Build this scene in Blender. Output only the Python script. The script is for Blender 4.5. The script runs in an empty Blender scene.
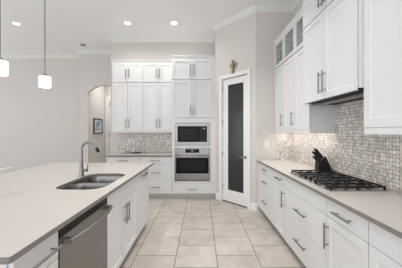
import bpy, bmesh, math, random
from mathutils import Vector, Matrix
random.seed(7)
C = bpy.context.scene.collection
PI = math.pi

# ------------------------------------------------------------------ camera, world, lights, exposure
H = 1.41                                   # eye height
cam = bpy.data.objects.new('camera', bpy.data.cameras.new('camera'))
C.objects.link(cam)
cam.location = (0, 0, H)
cam.rotation_euler = (PI / 2, 0, 0)
cam.data.sensor_width = 36
cam.data.lens = 36 * 228 / 402
cam.data.shift_y = -2.5 / 402
cam.data.clip_start = 0.05
bpy.context.scene.camera = cam

w = bpy.data.worlds.new('daylight')
bpy.context.scene.world = w
w.use_nodes = True
w.node_tree.nodes['Background'].inputs[0].default_value = (0.95, 0.975, 1.0, 1)
w.node_tree.nodes['Background'].inputs[1].default_value = 1.08


def area(name, loc, target, sx, sy, power, col=(1, 1, 1), spread=PI):
    l = bpy.data.lights.new(name, 'AREA')
    l.shape = 'RECTANGLE'
    l.size, l.size_y, l.energy, l.color = sx, sy, power, col
    l.spread = spread
    o = bpy.data.objects.new(name, l)
    C.objects.link(o)
    o.location = loc
    o.rotation_euler = (Vector(target) - Vector(loc)).to_track_quat('-Z', 'Y').to_euler()
    return o


area('added_fill_rear', (-1.5, -2.8, 1.3), (-0.6, 3, 2.6), 5.0, 2.4, 58, (0.94, 0.97, 1))  # added fill lamp behind the camera; no window is modelled there
area('added_fill_left', (-7.6, 2.0, 1.3), (0, 3.0, 2.6), 4.5, 2.4, 60, (0.94, 0.97, 1))  # unseen fill lamp added at the open left side


def downlight(x, y, z, power, col=(1, 0.985, 0.96), spread=95):
    l = bpy.data.lights.new('downlight', 'AREA')
    l.shape = 'DISK'
    l.size = 0.13
    l.energy = power
    l.color = col
    l.spread = math.radians(spread)
    o = bpy.data.objects.new('downlight', l)
    C.objects.link(o)
    o.location = (x, y, z)
    return o


CEIL = 3.60
for (x, y, pw) in ((-0.2, 3.0, 8), (-0.2, 1.5, 5), (-1.52, 1.5, 1.9), (0.5, 1.6, 4.5), (0.5, 3.0, 6.5), (-1.52, 3.1, 4), (-3.84, 2.6, 3), (-0.3, -0.5, 4.6), (-3.2, 3.3, 2), (-2.6, 6.9, 11)):  # unseen ceiling lamps without fixtures, added to brighten floor, counters and hall
    downlight(x, y, CEIL - 0.02, pw)

vs = bpy.context.scene.view_settings
vs.view_transform = 'Standard'
vs.look = 'None'
vs.gamma = 1
vs.exposure = 0.0
vs.use_curve_mapping = False


# ------------------------------------------------------------------ materials
def mat(name, col, rough=0.5, metal=0.0, noise=None, emit=None, trans=0.0, spec=None, bump=0.0):
    m = bpy.data.materials.new(name)
    m.use_nodes = True
    nt = m.node_tree
    b = nt.nodes['Principled BSDF']
    b.inputs['Base Color'].default_value = (*col, 1)
    b.inputs['Roughness'].default_value = rough
    b.inputs['Metallic'].default_value = metal
    if spec is not None:
        b.inputs['Specular IOR Level'].default_value = spec
    if trans:
        b.inputs['Transmission Weight'].default_value = trans
    if emit:
        b.inputs['Emission Color'].default_value = (*emit[0], 1)
        b.inputs['Emission Strength'].default_value = emit[1]
    if noise:
        col2, scale, stretch = noise
        tc = nt.nodes.new('ShaderNodeTexCoord')
        mp = nt.nodes.new('ShaderNodeMapping')
        mp.inputs['Scale'].default_value = stretch
        nz = nt.nodes.new('ShaderNodeTexNoise')
        nz.inputs['Scale'].default_value = scale
        nz.inputs['Detail'].default_value = 4
        mx = nt.nodes.new('ShaderNodeMix')
        mx.data_type = 'RGBA'
        mx.inputs[6].default_value = (*col, 1)
        mx.inputs[7].default_value = (*col2, 1)
        nt.links.new(tc.outputs['Object'], mp.inputs[0])
        nt.links.new(mp.outputs[0], nz.inputs['Vector'])
        nt.links.new(nz.outputs['Fac'], mx.inputs[0])
        nt.links.new(mx.outputs[2], b.inputs['Base Color'])
        if bump:
            bp = nt.nodes.new('ShaderNodeBump')
            bp.inputs['Strength'].default_value = bump
            bp.inputs['Distance'].default_value = 0.002
            nt.links.new(nz.outputs['Fac'], bp.inputs['Height'])
            nt.links.new(bp.outputs[0], b.inputs['Normal'])
    return m


ONE = (1, 1, 1)
M = dict(
    white=mat('white_cabinet_paint', (0.755, 0.757, 0.76), 0.38, noise=((0.77, 0.772, 0.775), 30, ONE)),
    inside=mat('cabinet_interior', (0.72, 0.73, 0.70), 0.6, noise=((0.69, 0.70, 0.67), 8, ONE)),
    trim=mat('white_trim_paint', (0.80, 0.80, 0.80), 0.4, noise=((0.82, 0.82, 0.82), 20, ONE)),
    crown=mat('crown_paint', (0.76, 0.76, 0.76), 0.6, noise=((0.78, 0.78, 0.78), 20, ONE)),
    wall=mat('greige_wall_paint', (0.645, 0.615, 0.58), 0.85, noise=((0.665, 0.635, 0.60), 60, ONE), bump=0.1),
    ceil=mat('ceiling_paint', (0.90, 0.90, 0.90), 0.9, noise=((0.88, 0.88, 0.88), 80, ONE), bump=0.15),
    counter=mat('quartz', (0.54, 0.507, 0.473), 0.22, noise=((0.615, 0.58, 0.545), 55, ONE)),
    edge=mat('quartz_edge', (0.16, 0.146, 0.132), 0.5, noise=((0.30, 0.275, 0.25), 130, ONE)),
    toe=mat('toe_kick_shaded_white', (0.60, 0.60, 0.595), 0.5, noise=((0.62, 0.62, 0.615), 20, ONE)),  # white toe kick greyed, shadow of the recess put into its colour
    steel=mat('stainless_steel', (0.29, 0.285, 0.275), 0.27, 1.0, noise=((0.24, 0.235, 0.225), 6, (1, 1, 40))),
    steel_bright=mat('bright_stainless', (0.62, 0.61, 0.60), 0.25, 1.0, noise=((0.56, 0.55, 0.54), 8, ONE)),
    steel_dark=mat('stainless_steel_dark', (0.30, 0.29, 0.275), 0.33, 1.0, noise=((0.26, 0.25, 0.24), 5, (1, 1, 40))),
    nickel=mat('brushed_nickel', (0.33, 0.325, 0.32), 0.30, 1.0, noise=((0.28, 0.275, 0.27), 60, ONE)),
    nickel2=mat('satin_nickel', (0.30, 0.29, 0.275), 0.32, 1.0, noise=((0.27, 0.26, 0.245), 60, ONE)),
    black=mat('black_iron', (0.009, 0.009, 0.009), 0.5, noise=((0.016, 0.016, 0.016), 90, ONE), spec=0.2),
    plastic=mat('black_plastic', (0.008, 0.008, 0.008), 0.35, noise=((0.012, 0.012, 0.012), 40, ONE), spec=0.25),
    glassblack=mat('black_oven_glass', (0.008, 0.008, 0.008), 0.12, noise=((0.011, 0.010, 0.010), 3, ONE), spec=0.08),
    window=mat('dark_oven_window', (0.014, 0.013, 0.012), 0.2, noise=((0.024, 0.022, 0.020), 5, ONE), spec=0.1),
    pantry=mat('dark_tinted_glass', (0.022, 0.022, 0.023), 0.16, noise=((0.034, 0.033, 0.032), 3, ONE), spec=0.35),
    dark=mat('dark_gap', (0.03, 0.03, 0.03), 0.7, noise=((0.04, 0.04, 0.04), 20, ONE)),
    hoodgrey=mat('hood_filter', (0.10, 0.10, 0.10), 0.4, 0.7, noise=((0.16, 0.16, 0.155), 60, (1, 6, 1))),
    lamp=mat('opal_glass_lit', (0.9, 0.9, 0.88), 0.3, noise=((0.92, 0.92, 0.9), 10, ONE), emit=((1, 0.97, 0.93), 2.6)),
    bulb=mat('downlight_lens', (0.9, 0.9, 0.9), 0.3, noise=((0.92, 0.92, 0.9), 10, ONE), emit=((1, 0.98, 0.95), 7.0)),
    greyfix=mat('grey_fixture', (0.22, 0.22, 0.22), 0.5, noise=((0.28, 0.28, 0.28), 30, ONE)),
    brass=mat('dark_antique_gold', (0.07, 0.05, 0.025), 0.42, 0.6, noise=((0.60, 0.48, 0.27), 30, ONE)),
    plate=mat('white_plastic', (0.78, 0.77, 0.75), 0.35, noise=((0.80, 0.79, 0.77), 20, ONE)),
    stool=mat('white_vinyl', (0.80, 0.79, 0.77), 0.5, noise=((0.76, 0.75, 0.73), 14, ONE)),
    ceramic=mat('white_ceramic', (0.82, 0.81, 0.79), 0.2, noise=((0.8, 0.79, 0.77), 10, ONE)),
    frame=mat('black_picture_frame', (0.02, 0.02, 0.02), 0.4, noise=((0.03, 0.03, 0.03), 20, ONE)),
    display=mat('display', (0.02, 0.02, 0.02), 0.2, noise=((0.03, 0.03, 0.03), 30, ONE), emit=((0.7, 0.8, 0.9), 0.35)),
)


def glass_mat():
    m = bpy.data.materials.new('cabinet_glass')
    m.use_nodes = True
    b = m.node_tree.nodes['Principled BSDF']
    b.inputs['Base Color'].default_value = (0.80, 0.84, 0.80, 1)
    b.inputs['Roughness'].default_value = 0.06
    b.inputs['Alpha'].default_value = 0.13
    nz = m.node_tree.nodes.new('ShaderNodeTexNoise')
    nz.inputs['Scale'].default_value = 14
    mr = m.node_tree.nodes.new('ShaderNodeMapRange')
    mr.inputs[3].default_value = 0.04
    mr.inputs[4].default_value = 0.10
    m.node_tree.links.new(nz.outputs['Fac'], mr.inputs[0])
    m.node_tree.links.new(mr.outputs[0], b.inputs['Roughness'])
    b.inputs['Base Color'].default_value = (0.62, 0.66, 0.62, 1)
    return m


M['glass'] = glass_mat()


def floor_mat():
    m = bpy.data.materials.new('porcelain_floor_tile')
    m.use_nodes = True
    nt = m.node_tree
    N, L = nt.nodes, nt.links
    b = N['Principled BSDF']
    g = N.new('ShaderNodeNewGeometry')
    sp = N.new('ShaderNodeSeparateXYZ')
    L.new(g.outputs['Position'], sp.inputs[0])
    ax = N.new('ShaderNodeMath'); ax.operation = 'ADD'; ax.inputs[1].default_value = 0.737 + 0.4557 * 20
    ay = N.new('ShaderNodeMath'); ay.operation = 'ADD'; ay.inputs[1].default_value = -0.079 + 0.457 * 20
    L.new(sp.outputs[0], ax.inputs[0]); L.new(sp.outputs[1], ay.inputs[0])
    cb = N.new('ShaderNodeCombineXYZ')
    L.new(ay.outputs[0], cb.inputs[0]); L.new(ax.outputs[0], cb.inputs[1])
    br = N.new('ShaderNodeTexBrick')
    br.offset = 0.5; br.offset_frequency = 2
    br.inputs['Scale'].default_value = 1
    br.inputs['Brick Width'].default_value = 0.457
    br.inputs['Row Height'].default_value = 0.4557
    br.inputs['Mortar Size'].default_value = 0.0048
    br.inputs['Mortar Smooth'].default_value = 0.1
    br.inputs['Color1'].default_value = (0.49, 0.44, 0.395, 1)
    br.inputs['Color2'].default_value = (0.55, 0.50, 0.453, 1)
    br.inputs['Mortar'].default_value = (0.16, 0.14, 0.12, 1)
    L.new(cb.outputs[0], br.inputs['Vector'])
    nz = N.new('ShaderNodeTexNoise'); nz.inputs['Scale'].default_value = 3.0
    nz.inputs['Detail'].default_value = 8; nz.inputs['Roughness'].default_value = 0.6
    nz.inputs['Distortion'].default_value = 1.2
    L.new(g.outputs['Position'], nz.inputs['Vector'])
    rp = N.new('ShaderNodeMapRange'); rp.inputs[1].default_value = 0.3; rp.inputs[2].default_value = 0.7
    rp.inputs[3].default_value = 0.80; rp.inputs[4].default_value = 1.12
    L.new(nz.outputs['Fac'], rp.inputs[0])
    mx = N.new('ShaderNodeVectorMath'); mx.operation = 'SCALE'
    L.new(br.outputs['Color'], mx.inputs[0]); L.new(rp.outputs[0], mx.inputs['Scale'])
    L.new(mx.outputs[0], b.inputs['Base Color'])
    b.inputs['Roughness'].default_value = 0.42
    return m


def mosaic_mat():
    m = bpy.data.materials.new('basketweave_marble_mosaic')
    m.use_nodes = True
    nt = m.node_tree
    N, L = nt.nodes, nt.links
    b = N['Principled BSDF']

    def mth(op, a, bb=None):
        n = N.new('ShaderNodeMath'); n.operation = op
        for i, v in enumerate((a, bb)):
            if v is None: continue
            if isinstance(v, (int, float)): n.inputs[i].default_value = v
            else: L.new(v, n.inputs[i])
        return n.outputs[0]
    g = N.new('ShaderNodeNewGeometry')
    sp = N.new('ShaderNodeSeparateXYZ')
    L.new(g.outputs['Position'], sp.inputs[0])
    u = mth('ADD', mth('ADD', sp.outputs[0], sp.outputs[1]), 10.0)
    v = mth('ADD', sp.outputs[2], 10.0)
    cb = N.new('ShaderNodeCombineXYZ')
    L.new(u, cb.inputs[0]); L.new(v, cb.inputs[1])
    br = N.new('ShaderNodeTexBrick')
    br.offset = 0.0; br.offset_frequency = 2
    br.inputs['Scale'].default_value = 1
    br.inputs['Brick Width'].default_value = 0.034
    br.inputs['Row Height'].default_value = 0.034
    br.inputs['Mortar Size'].default_value = 0.0012
    br.inputs['Color1'].default_value = (0.84, 0.78, 0.74, 1)
    br.inputs['Color2'].default_value = (0.56, 0.51, 0.47, 1)
    br.inputs['Mortar'].default_value = (0.66, 0.62, 0.58, 1)
    L.new(cb.outputs[0], br.inputs['Vector'])
    P = 0.034
    fu = mth('ABSOLUTE', mth('SUBTRACT', mth('FRACT', mth('ADD', mth('DIVIDE', u, P), 0.5)), 0.5))
    fv = mth('ABSOLUTE', mth('SUBTRACT', mth('FRACT', mth('ADD', mth('DIVIDE', v, P), 0.5)), 0.5))
    dot = mth('MULTIPLY', mth('LESS_THAN', fu, 0.165), mth('LESS_THAN', fv, 0.165))
    nz = N.new('ShaderNodeTexNoise'); nz.inputs['Scale'].default_value = 24
    nz.inputs['Detail'].default_value = 5
    L.new(g.outputs['Position'], nz.inputs['Vector'])
    rp = N.new('ShaderNodeMapRange'); rp.inputs[1].default_value = 0.3; rp.inputs[2].default_value = 0.7
    rp.inputs[3].default_value = 0.78; rp.inputs[4].default_value = 1.28
    L.new(nz.outputs['Fac'], rp.inputs[0])
    sc = N.new('ShaderNodeVectorMath'); sc.operation = 'SCALE'
    L.new(br.outputs['Color'], sc.inputs[0]); L.new(rp.outputs[0], sc.inputs['Scale'])
    n2 = N.new('ShaderNodeTexNoise'); n2.inputs['Scale'].default_value = 38
    n2.inputs['Detail'].default_value = 2
    L.new(g.outputs['Position'], n2.inputs['Vector'])
    r2 = N.new('ShaderNodeMapRange'); r2.inputs[1].default_value = 0.52; r2.inputs[2].default_value = 0.68
    r2.inputs[4].default_value = 0.6
    L.new(n2.outputs['Fac'], r2.inputs[0])
    m2 = N.new('ShaderNodeMix'); m2.data_type = 'RGBA'
    L.new(r2.outputs[0], m2.inputs[0]); L.new(sc.outputs[0], m2.inputs[6])
    m2.inputs[7].default_value = (0.34, 0.275, 0.22, 1)
    mx = N.new('ShaderNodeMix'); mx.data_type = 'RGBA'
    L.new(mth('MULTIPLY', dot, 0.85), mx.inputs[0])
    L.new(m2.outputs[2], mx.inputs[6])
    mx.inputs[7].default_value = (0.07, 0.062, 0.056, 1)
    L.new(mx.outputs[2], b.inputs['Base Color'])
    b.inputs['Roughness'].default_value = 0.3
    return m


def art_mat():
    m = bpy.data.materials.new('blue_abstract_print')
    m.use_nodes = True
    nt = m.node_tree
    N, L = nt.nodes, nt.links
    nz = N.new('ShaderNodeTexNoise'); nz.inputs['Scale'].default_value = 5
    nz.inputs['Detail'].default_value = 3
    cr = N.new('ShaderNodeValToRGB')
    cr.color_ramp.elements[0].position = 0.38; cr.color_ramp.elements[0].color = (0.10, 0.12, 0.24, 1)
    cr.color_ramp.elements[1].position = 0.62; cr.color_ramp.elements[1].color = (0.55, 0.60, 0.74, 1)
    tc = N.new('ShaderNodeTexCoord')
    L.new(tc.outputs['Object'], nz.inputs['Vector'])
    L.new(nz.outputs['Fac'], cr.inputs[0]); L.new(cr.outputs[0], N['Principled BSDF'].inputs['Base Color'])
    return m


M['floor'] = floor_mat()
M['mosaic'] = mosaic_mat()
M['art'] = art_mat()


# ------------------------------------------------------------------ mesh builder
class MB:
    def __init__(self, off=(0, 0, 0)):
        self.bm = bmesh.new()
        self.off = Vector(off)

    def box(self, x0, x1, y0, y1, z0, z1):
        if x0 > x1: x0, x1 = x1, x0
        if y0 > y1: y0, y1 = y1, y0
        if z0 > z1: z0, z1 = z1, z0
        v = [self.bm.verts.new((x, y, z)) for x in (x0, x1) for y in (y0, y1) for z in (z0, z1)]
        for f in ((0, 1, 3, 2), (4, 6, 7, 5), (0, 4, 5, 1), (2, 3, 7, 6), (0, 2, 6, 4), (1, 5, 7, 3)):
            self.bm.faces.new([v[i] for i in f])
        return self

    def ring(self, c, t, r, n, up=None):
        t = Vector(t).normalized()
        a = Vector((0, 0, 1)) if abs(t.z) < 0.9 else Vector((1, 0, 0))
        e1 = t.cross(a).normalized()
        e2 = t.cross(e1).normalized()
        return [self.bm.verts.new(Vector(c) + r * (math.cos(2 * PI * k / n) * e1 + math.sin(2 * PI * k / n) * e2)) for k in range(n)]

    def tube(self, pts, r, n=10):
        pts = [Vector(p) for p in pts]
        rs = r if isinstance(r, (list, tuple)) else [r] * len(pts)
        rings = []
        for i, p in enumerate(pts):
            t = pts[min(i + 1, len(pts) - 1)] - pts[max(i - 1, 0)]
            rings.append(self.ring(p, t, rs[i], n))
        for a, b in zip(rings, rings[1:]):
            for k in range(n):
                self.bm.faces.new((a[k], a[(k + 1) % n], b[(k + 1) % n], b[k]))
        self.bm.faces.new(rings[0][::-1])
        self.bm.faces.new(rings[-1])
        return self

    def lathe(self, prof, c=(0, 0, 0), n=24):
        rings = []
        for r, z in prof:
            rings.append([self.bm.verts.new((c[0] + r * math.cos(2 * PI * k / n), c[1] + r * math.sin(2 * PI * k / n), c[2] + z)) for k in range(n)])
        for a, b in zip(rings, rings[1:]):
            for k in range(n):
                self.bm.faces.new((a[k], a[(k + 1) % n], b[(k + 1) % n], b[k]))
        self.bm.faces.new(rings[0][::-1])
        self.bm.faces.new(rings[-1])
        return self

    def loft(self, rings, cap0=True, cap1=True):
        R = [[self.bm.verts.new(p) for p in r] for r in rings]
        n = len(R[0])
        for a, b in zip(R, R[1:]):
            for k in range(n):
                self.bm.faces.new((a[k], a[(k + 1) % n], b[(k + 1) % n], b[k]))
        if cap0: self.bm.faces.new(R[0][::-1])
        if cap1: self.bm.faces.new(R[-1])
        return self

    def prism(self, poly, fn, d0, d1):
        """poly of 2D points, fn(a, b, d) -> xyz, extruded d0..d1"""
        self.loft([[fn(a, b, d0) for a, b in poly], [fn(a, b, d1) for a, b in poly]])
        return self

    def shaker(self, x0, x1, z0, z1, y0=0.0, t=0.02, st=0.058, dep=0.009):
        """framed door: front at y0 facing -y, flat recessed panel"""
        bm = self.bm

        def loop(ix, y):
            return [bm.verts.new(p) for p in ((x0 + ix, y, z0 + ix), (x1 - ix, y, z0 + ix), (x1 - ix, y, z1 - ix), (x0 + ix, y, z1 - ix))]
        back = loop(0, y0 + t)
        e = 0.0015
        side = loop(0, y0 + e)
        fr = loop(e, y0)
        inn = loop(st, y0)
        pan = loop(st + 0.005, y0 + dep)
        for a, b in ((back, side), (side, fr), (fr, inn), (inn, pan)):
            for k in range(4):
                bm.faces.new((a[k], a[(k + 1) % 4], b[(k + 1) % 4], b[k]))
        bm.faces.new(back[::-1])
        bm.faces.new(pan)
        return self

    def slab(self, x0, x1, z0, z1, y0=0.0, t=0.02):
        bm = self.bm

        def loop(ix, y):
            return [bm.verts.new(p) for p in ((x0 + ix, y, z0 + ix), (x1 - ix, y, z0 + ix), (x1 - ix, y, z1 - ix), (x0 + ix, y, z1 - ix))]
        back = loop(0, y0 + t); side = loop(0, y0 + 0.002); fr = loop(0.002, y0)
        for a, b in ((back, side), (side, fr)):
            for k in range(4):
                bm.faces.new((a[k], a[(k + 1) % 4], b[(k + 1) % 4], b[k]))
        bm.faces.new(back[::-1]); bm.faces.new(fr)
        return self

    def openframe(self, x0, x1, z0, z1, y0=0.0, t=0.02, st=0.055):
        """rectangular frame with a real hole"""
        def loop(ix, y): return [(x0 + ix, y, z0 + ix), (x1 - ix, y, z0 + ix), (x1 - ix, y, z1 - ix), (x0 + ix, y, z1 - ix)]
        seq = [loop(0, y0 + t), loop(0, y0), loop(st, y0), loop(st, y0 + t)]
        R = [[self.bm.verts.new(p) for p in r] for r in seq]
        for i in range(4):
            a, b = R[i], R[(i + 1) % 4]
            for k in range(4):
                self.bm.faces.new((a[k], a[(k + 1) % 4], b[(k + 1) % 4], b[k]))
        return self

    def build(self, name, m, parent=None, smooth=False, loc=None, bevel=0):
        if self.off.length:
            bmesh.ops.translate(self.bm, verts=self.bm.verts, vec=-self.off)
        bmesh.ops.recalc_face_normals(self.bm, faces=self.bm.faces)
        me = bpy.data.meshes.new(name)
        self.bm.to_mesh(me)
        self.bm.free()
        me.materials.append(M[m] if isinstance(m, str) else m)
        if smooth:
            for p in me.polygons: p.use_smooth = True
            try: me.set_sharp_from_angle(angle=math.radians(40))
            except Exception: pass
        o = bpy.data.objects.new(name, me)
        C.objects.link(o)
        if parent: o.parent = parent
        if loc: o.location = loc
        if bevel:
            bv = o.modifiers.new('bevel', 'BEVEL'); bv.width = bevel; bv.segments = 2; bv.limit_method = 'ANGLE'
        return o


def tag(o, label=None, cat=None, group=None, kind=None):
    if label: o['label'] = label
    if cat: o['category'] = cat
    if group: o['group'] = group
    if kind: o['kind'] = kind
    return o


def thing(name, label, cat, loc, rot=0.0, group=None):
    o = bpy.data.objects.new(name, None)
    o.empty_display_size = 0.1
    C.objects.link(o)
    o.location = loc
    o.rotation_euler = (0, 0, rot)
    return tag(o, label, cat, group)


def struct(o):
    o['kind'] = 'structure'
    return o


# ------------------------------------------------------------------ room shell
YB, XR = 5.39, 1.62            # kitchen back wall, right wall
AX, AY, BX, BY = 0.314, 4.77, 0.966, 4.03
XL = -7.8
HALL_X, HALL_Y = -3.12, 7.4

struct(MB().box(XL, 3.2, -3.2, 7.6, -0.1, 0).build('floor', 'floor'))
struct(MB().box(XL, 3.2, -3.2, 7.6, CEIL, CEIL + 0.1).build('ceiling', 'ceil'))
struct(MB().box(-2.13, 3.2, YB, YB + 0.12, 0, CEIL).build('wall_back', 'wall'))
struct(MB().box(-2.13, -1.855, YB + 0.12, 7.4, 0, CEIL).build('wall_hall_right', 'wall'))
struct(MB().box(XL, -3.31, 6.58, 6.70, 0, CEIL).build('wall_far', 'wall'))
struct(MB().box(HALL_X - 0.12, HALL_X, 6.35, HALL_Y, 0, CEIL).build('wall_hall_left', 'wall'))
struct(MB().box(HALL_X - 0.12, -1.855, HALL_Y, HALL_Y + 0.12, 0, CEIL).build('wall_hall_end', 'wall'))
struct(MB().box(XR, XR + 0.12, -1.2, BY, 0, CEIL).build('wall_right', 'wall'))
struct(MB().box(BX, XR + 0.12, BY, BY + 0.10, 0, CEIL).build('wall_return', 'wall'))
struct(MB().box(AX, AX + 0.10, AY + 0.02, YB, 0, CEIL).build('wall_pantry_side', 'wall'))

# arch wall: outline with arched opening, one prism
ax0, ax1, azs, azt = -3.09, -2.14, 2.49, 2.685
arch = [(-3.31, 0), (ax0, 0)]
n = 16
hw, rise = (ax1 - ax0) / 2, azt - azs
Rr = (hw * hw + rise * rise) / (2 * rise)
for k in range(n + 1):
    x = ax0 + (ax1 - ax0) * k / n
    z = azt - Rr + math.sqrt(max(Rr * Rr - (x - (ax0 + ax1) / 2) ** 2, 0))
    arch.append((x, z))
arch += [(ax1, 0), (-2.131, 0), (-2.131, CEIL), (-3.31, CEIL)]
struct(MB().prism(arch, lambda a, b, d: (a, d, b), 6.23, 6.35).build('wall_arch', 'wall'))
struct(MB().box(-3.31, -3.25, 6.35, 6.58, 0, CEIL).build('wall_corner', 'wall'))

# diagonal pantry wall with a door opening (local x along the wall, local -y into the kitchen)
dv = Vector((BX - AX, BY - AY, 0))
LD = dv.length
THD = math.atan2(dv.y, dv.x)


def diag(s, d=0.0, z=0.0):
    """world point at s metres along the pantry wall, d metres out into the kitchen"""
    e = dv.normalized()
    nrm = Vector((math.sin(THD), -math.cos(THD), 0))
    p = Vector((AX, AY, 0)) + e * s + nrm * d
    return (p.x, p.y, z)


ds0, ds1, dtop = 0.18 * LD, 0.818 * LD, 2.46
o = MB()
for a, b, c, d in ((0, ds0 - 0.012, 0, CEIL), (ds1 + 0.012, LD, 0, CEIL), (ds0 - 0.012, ds1 + 0.012, dtop + 0.012, CEIL)):
    o.box(a, b, 0, 0.1, c, d)
o = o.build('wall_pantry', 'wall', loc=(AX, AY, 0)); o.rotation_euler = (0, 0, THD); struct(o)

# backsplashes
struct(MB().box(-1.973, -0.612, YB - 0.008, YB - 0.0005, 0.915, 1.45).build('wall_backsplash_back', 'mosaic'))
struct(MB().box(XR - 0.008, XR - 0.0005, 0.5, BY - 0.009, 0.915, 1.745).build('wall_backsplash_right', 'mosaic'))
struct(MB().box(1.335, XR - 0.009, BY - 0.008, BY - 0.0005, 0.915, 1.45).build('wall_backsplash_return', 'mosaic'))


# crown moulding and baseboards, mitred sweeps along the wall faces (kitchen side is to the right of travel)
def sweep(name, path, prof, m):
    P = [Vector((x, y)) for x, y in path]
    rings = []
    for i, p in enumerate(P):
        dirs = []
        if i > 0: dirs.append((P[i] - P[i - 1]).normalized())
        if i < len(P) - 1: dirs.append((P[i + 1] - P[i]).normalized())
        ns = [Vector((d.y, -d.x)) for d in dirs]
        mit = sum(ns, Vector((0, 0))).normalized()
        k = 1 / max(mit.dot(ns[0]), 0.2)
        rings.append([(p.x + mit.x * k * a, p.y + mit.y * k * a, z) for a, z in prof])
    return struct(MB().loft(rings).build(name, m))


crown = [(0.001, 3.52), (0.010, 3.52), (0.014, 3.53), (0.03, 3.545), (0.058, 3.572), (0.072, 3.584), (0.078, 3.599), (0.001, 3.599)]
sweep('trim_1', [(XL, 6.58), (-3.31, 6.58), (-3.31, 6.23), (-2.13, 6.23), (-2.13, YB), (AX, YB), (AX, AY), (BX, BY), (XR, BY), (XR, -1.2)], crown, 'crown')
base = [(0.001, 0.001), (0.015, 0.001), (0.015, 0.115), (0.008, 0.13), (0.001, 0.135)]
p1 = diag(0.893 * LD + 0.004)
sweep('baseboard_pantry', [(p1[0], p1[1]), (BX, BY), (1.006, BY)], base, 'trim')
sweep('baseboard_far', [(XL, 6.58), (-3.31, 6.58), (-3.31, 6.23), (ax0 - 0.01, 6.23)], base, 'trim')
p0 = diag(0.105 * LD - 0.004)
sweep('baseboard_tower', [(AX, AY), (p0[0], p0[1])], base, 'trim')

# pantry door
root = bpy.data.objects.new('door_1', None); C.objects.link(root)
root.location = diag(ds0, -0.02); root.rotation_euler = (0, 0, THD); struct(root)
DW = ds1 - ds0
gx0, gx1, gz0, gz1 = 0.3175 * LD - ds0, 0.711 * LD - ds0, 0.25, 2.335
f = MB()
for a, b, c, d in ((0.003, gx0, 0.022, dtop - 0.003), (gx1, DW - 0.003, 0.022, dtop - 0.003), (gx0, gx1, 0.022, gz0), (gx0, gx1, gz1, dtop - 0.003)):
    f.box(a, b, 0, 0.04, c, d)
f.build('door_slab', 'trim', root)
g = MB().box(gx0, gx1, 0.012, 0.022, gz0, gz1).build('glass_pane', 'pantry', root)
g['label'] = 'dark tinted glass pane'
hd = MB()
hd.lathe([(0.028, 0), (0.028, 0.008), (0.02, 0.012)], n=18)
bmesh.ops.rotate(hd.bm, verts=hd.bm.verts, matrix=Matrix.Rotation(PI / 2, 3, 'X'))
bmesh.ops.translate(hd.bm, verts=hd.bm.verts, vec=(DW - 0.06, 0, 0.93))
hd.tube([(DW - 0.06, -0.01, 0.93), (DW - 0.06, -0.05, 0.93)], 0.009)
hd.tube([(DW - 0.055, -0.05, 0.93), (DW - 0.10, -0.052, 0.932), (DW - 0.17, -0.05, 0.935)], [0.010, 0.009, 0.006])
hd.build('lever_handle', 'nickel', root, smooth=True)
for z in (0.30, 0.95, 1.60, 2.28):
    MB().tube([(-0.004, -0.006, z - 0.05), (-0.004, -0.006, z + 0.05)], 0.010, 8).build('hinge', 'nickel', root, smooth=True)
MB().box(-0.011, DW + 0.011, 0.0, 0.06, 0.001, 0.018).build('gap_shade_strip', 'dark', root)  # dark strip standing in for the shaded gap under the door
cs = MB()
c0, c1 = 0.105 * LD, 0.893 * LD
cs.box(c0, ds0 - 0.006, -0.018, 0, 0.001, dtop + 0.082)
cs.box(ds1 + 0.006, c1, -0.018, 0, 0.001, dtop + 0.082)
cs.box(ds0 - 0.006, ds1 + 0.006, -0.018, 0, dtop + 0.006, dtop + 0.082)
cs.box(ds0 - 0.011, ds0 - 0.001, 0, 0.09, 0.001, dtop + 0.01)
cs.box(ds1 + 0.001, ds1 + 0.011, 0, 0.09, 0.001, dtop + 0.01)
o = cs.build('trim_2', 'trim', loc=diag(0, 0.0005), bevel=0.004); o.rotation_euler = (0, 0, THD); struct(o)

# hall end: white casing and door seen through the arch
struct(MB().box(HALL_X + 0.02, HALL_X + 0.16, HALL_Y - 0.022, HALL_Y - 0.001, 0.001, 2.55)
       .box(HALL_X + 0.16, -2.14, HALL_Y - 0.022, HALL_Y - 0.001, 2.45, 2.55).build('trim_3', 'trim', bevel=0.004))
root = bpy.data.objects.new('door_2', None); C.objects.link(root); root.location = (-2.955, HALL_Y - 0.001, 0); struct(root)
MB().shaker(0.003, 0.90, 0.01, 2.44, y0=-0.010, t=0.0095, st=0.12, dep=0.004).build('door_slab', 'trim', root)
for z in (0.3, 1.3, 2.3):
    MB().tube([(0.006, -0.026, z - 0.05), (0.006, -0.026, z + 0.05)], 0.012, 8).build('hinge', 'nickel', root, smooth=True)


# ------------------------------------------------------------------ cabinets
FACE = {'B': 0.0, 'R': -PI / 2, 'I': PI / 2}
YF, XF, XI = 4.78, 1.01, -0.785         # door planes: back bases / tower, right bases, island
YU, XU, XH, XN = 5.06, 1.30, 1.22, 1.28   # door planes of the wall cabinets


def pull(cx, cz, length, vertical, parent, z0, m='nickel', r=0.0075, y0=0.0):
    """bar pull on two posts"""
    b = MB((0, 0, z0))
    h = length / 2
    q = h - 0.03
    if vertical:
        b.tube([(cx, y0 - 0.036, cz - h), (cx, y0 - 0.036, cz + h)], r, 10)
        for s in (-q, q): b.tube([(cx, y0 - 0.0002, cz + s), (cx, y0 - 0.036, cz + s)], r * 0.8, 8)
    else:
        b.tube([(cx - h, y0 - 0.036, cz), (cx + h, y0 - 0.036, cz)], r, 10)
        for s in (-q, q): b.tube([(cx + s, y0 - 0.0002, cz), (cx + s, y0 - 0.036, cz)], r * 0.8, 8)
    o = b.build('handle', m, parent, smooth=True)
    o['label'] = 'brushed nickel bar pull'
    return o


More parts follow.
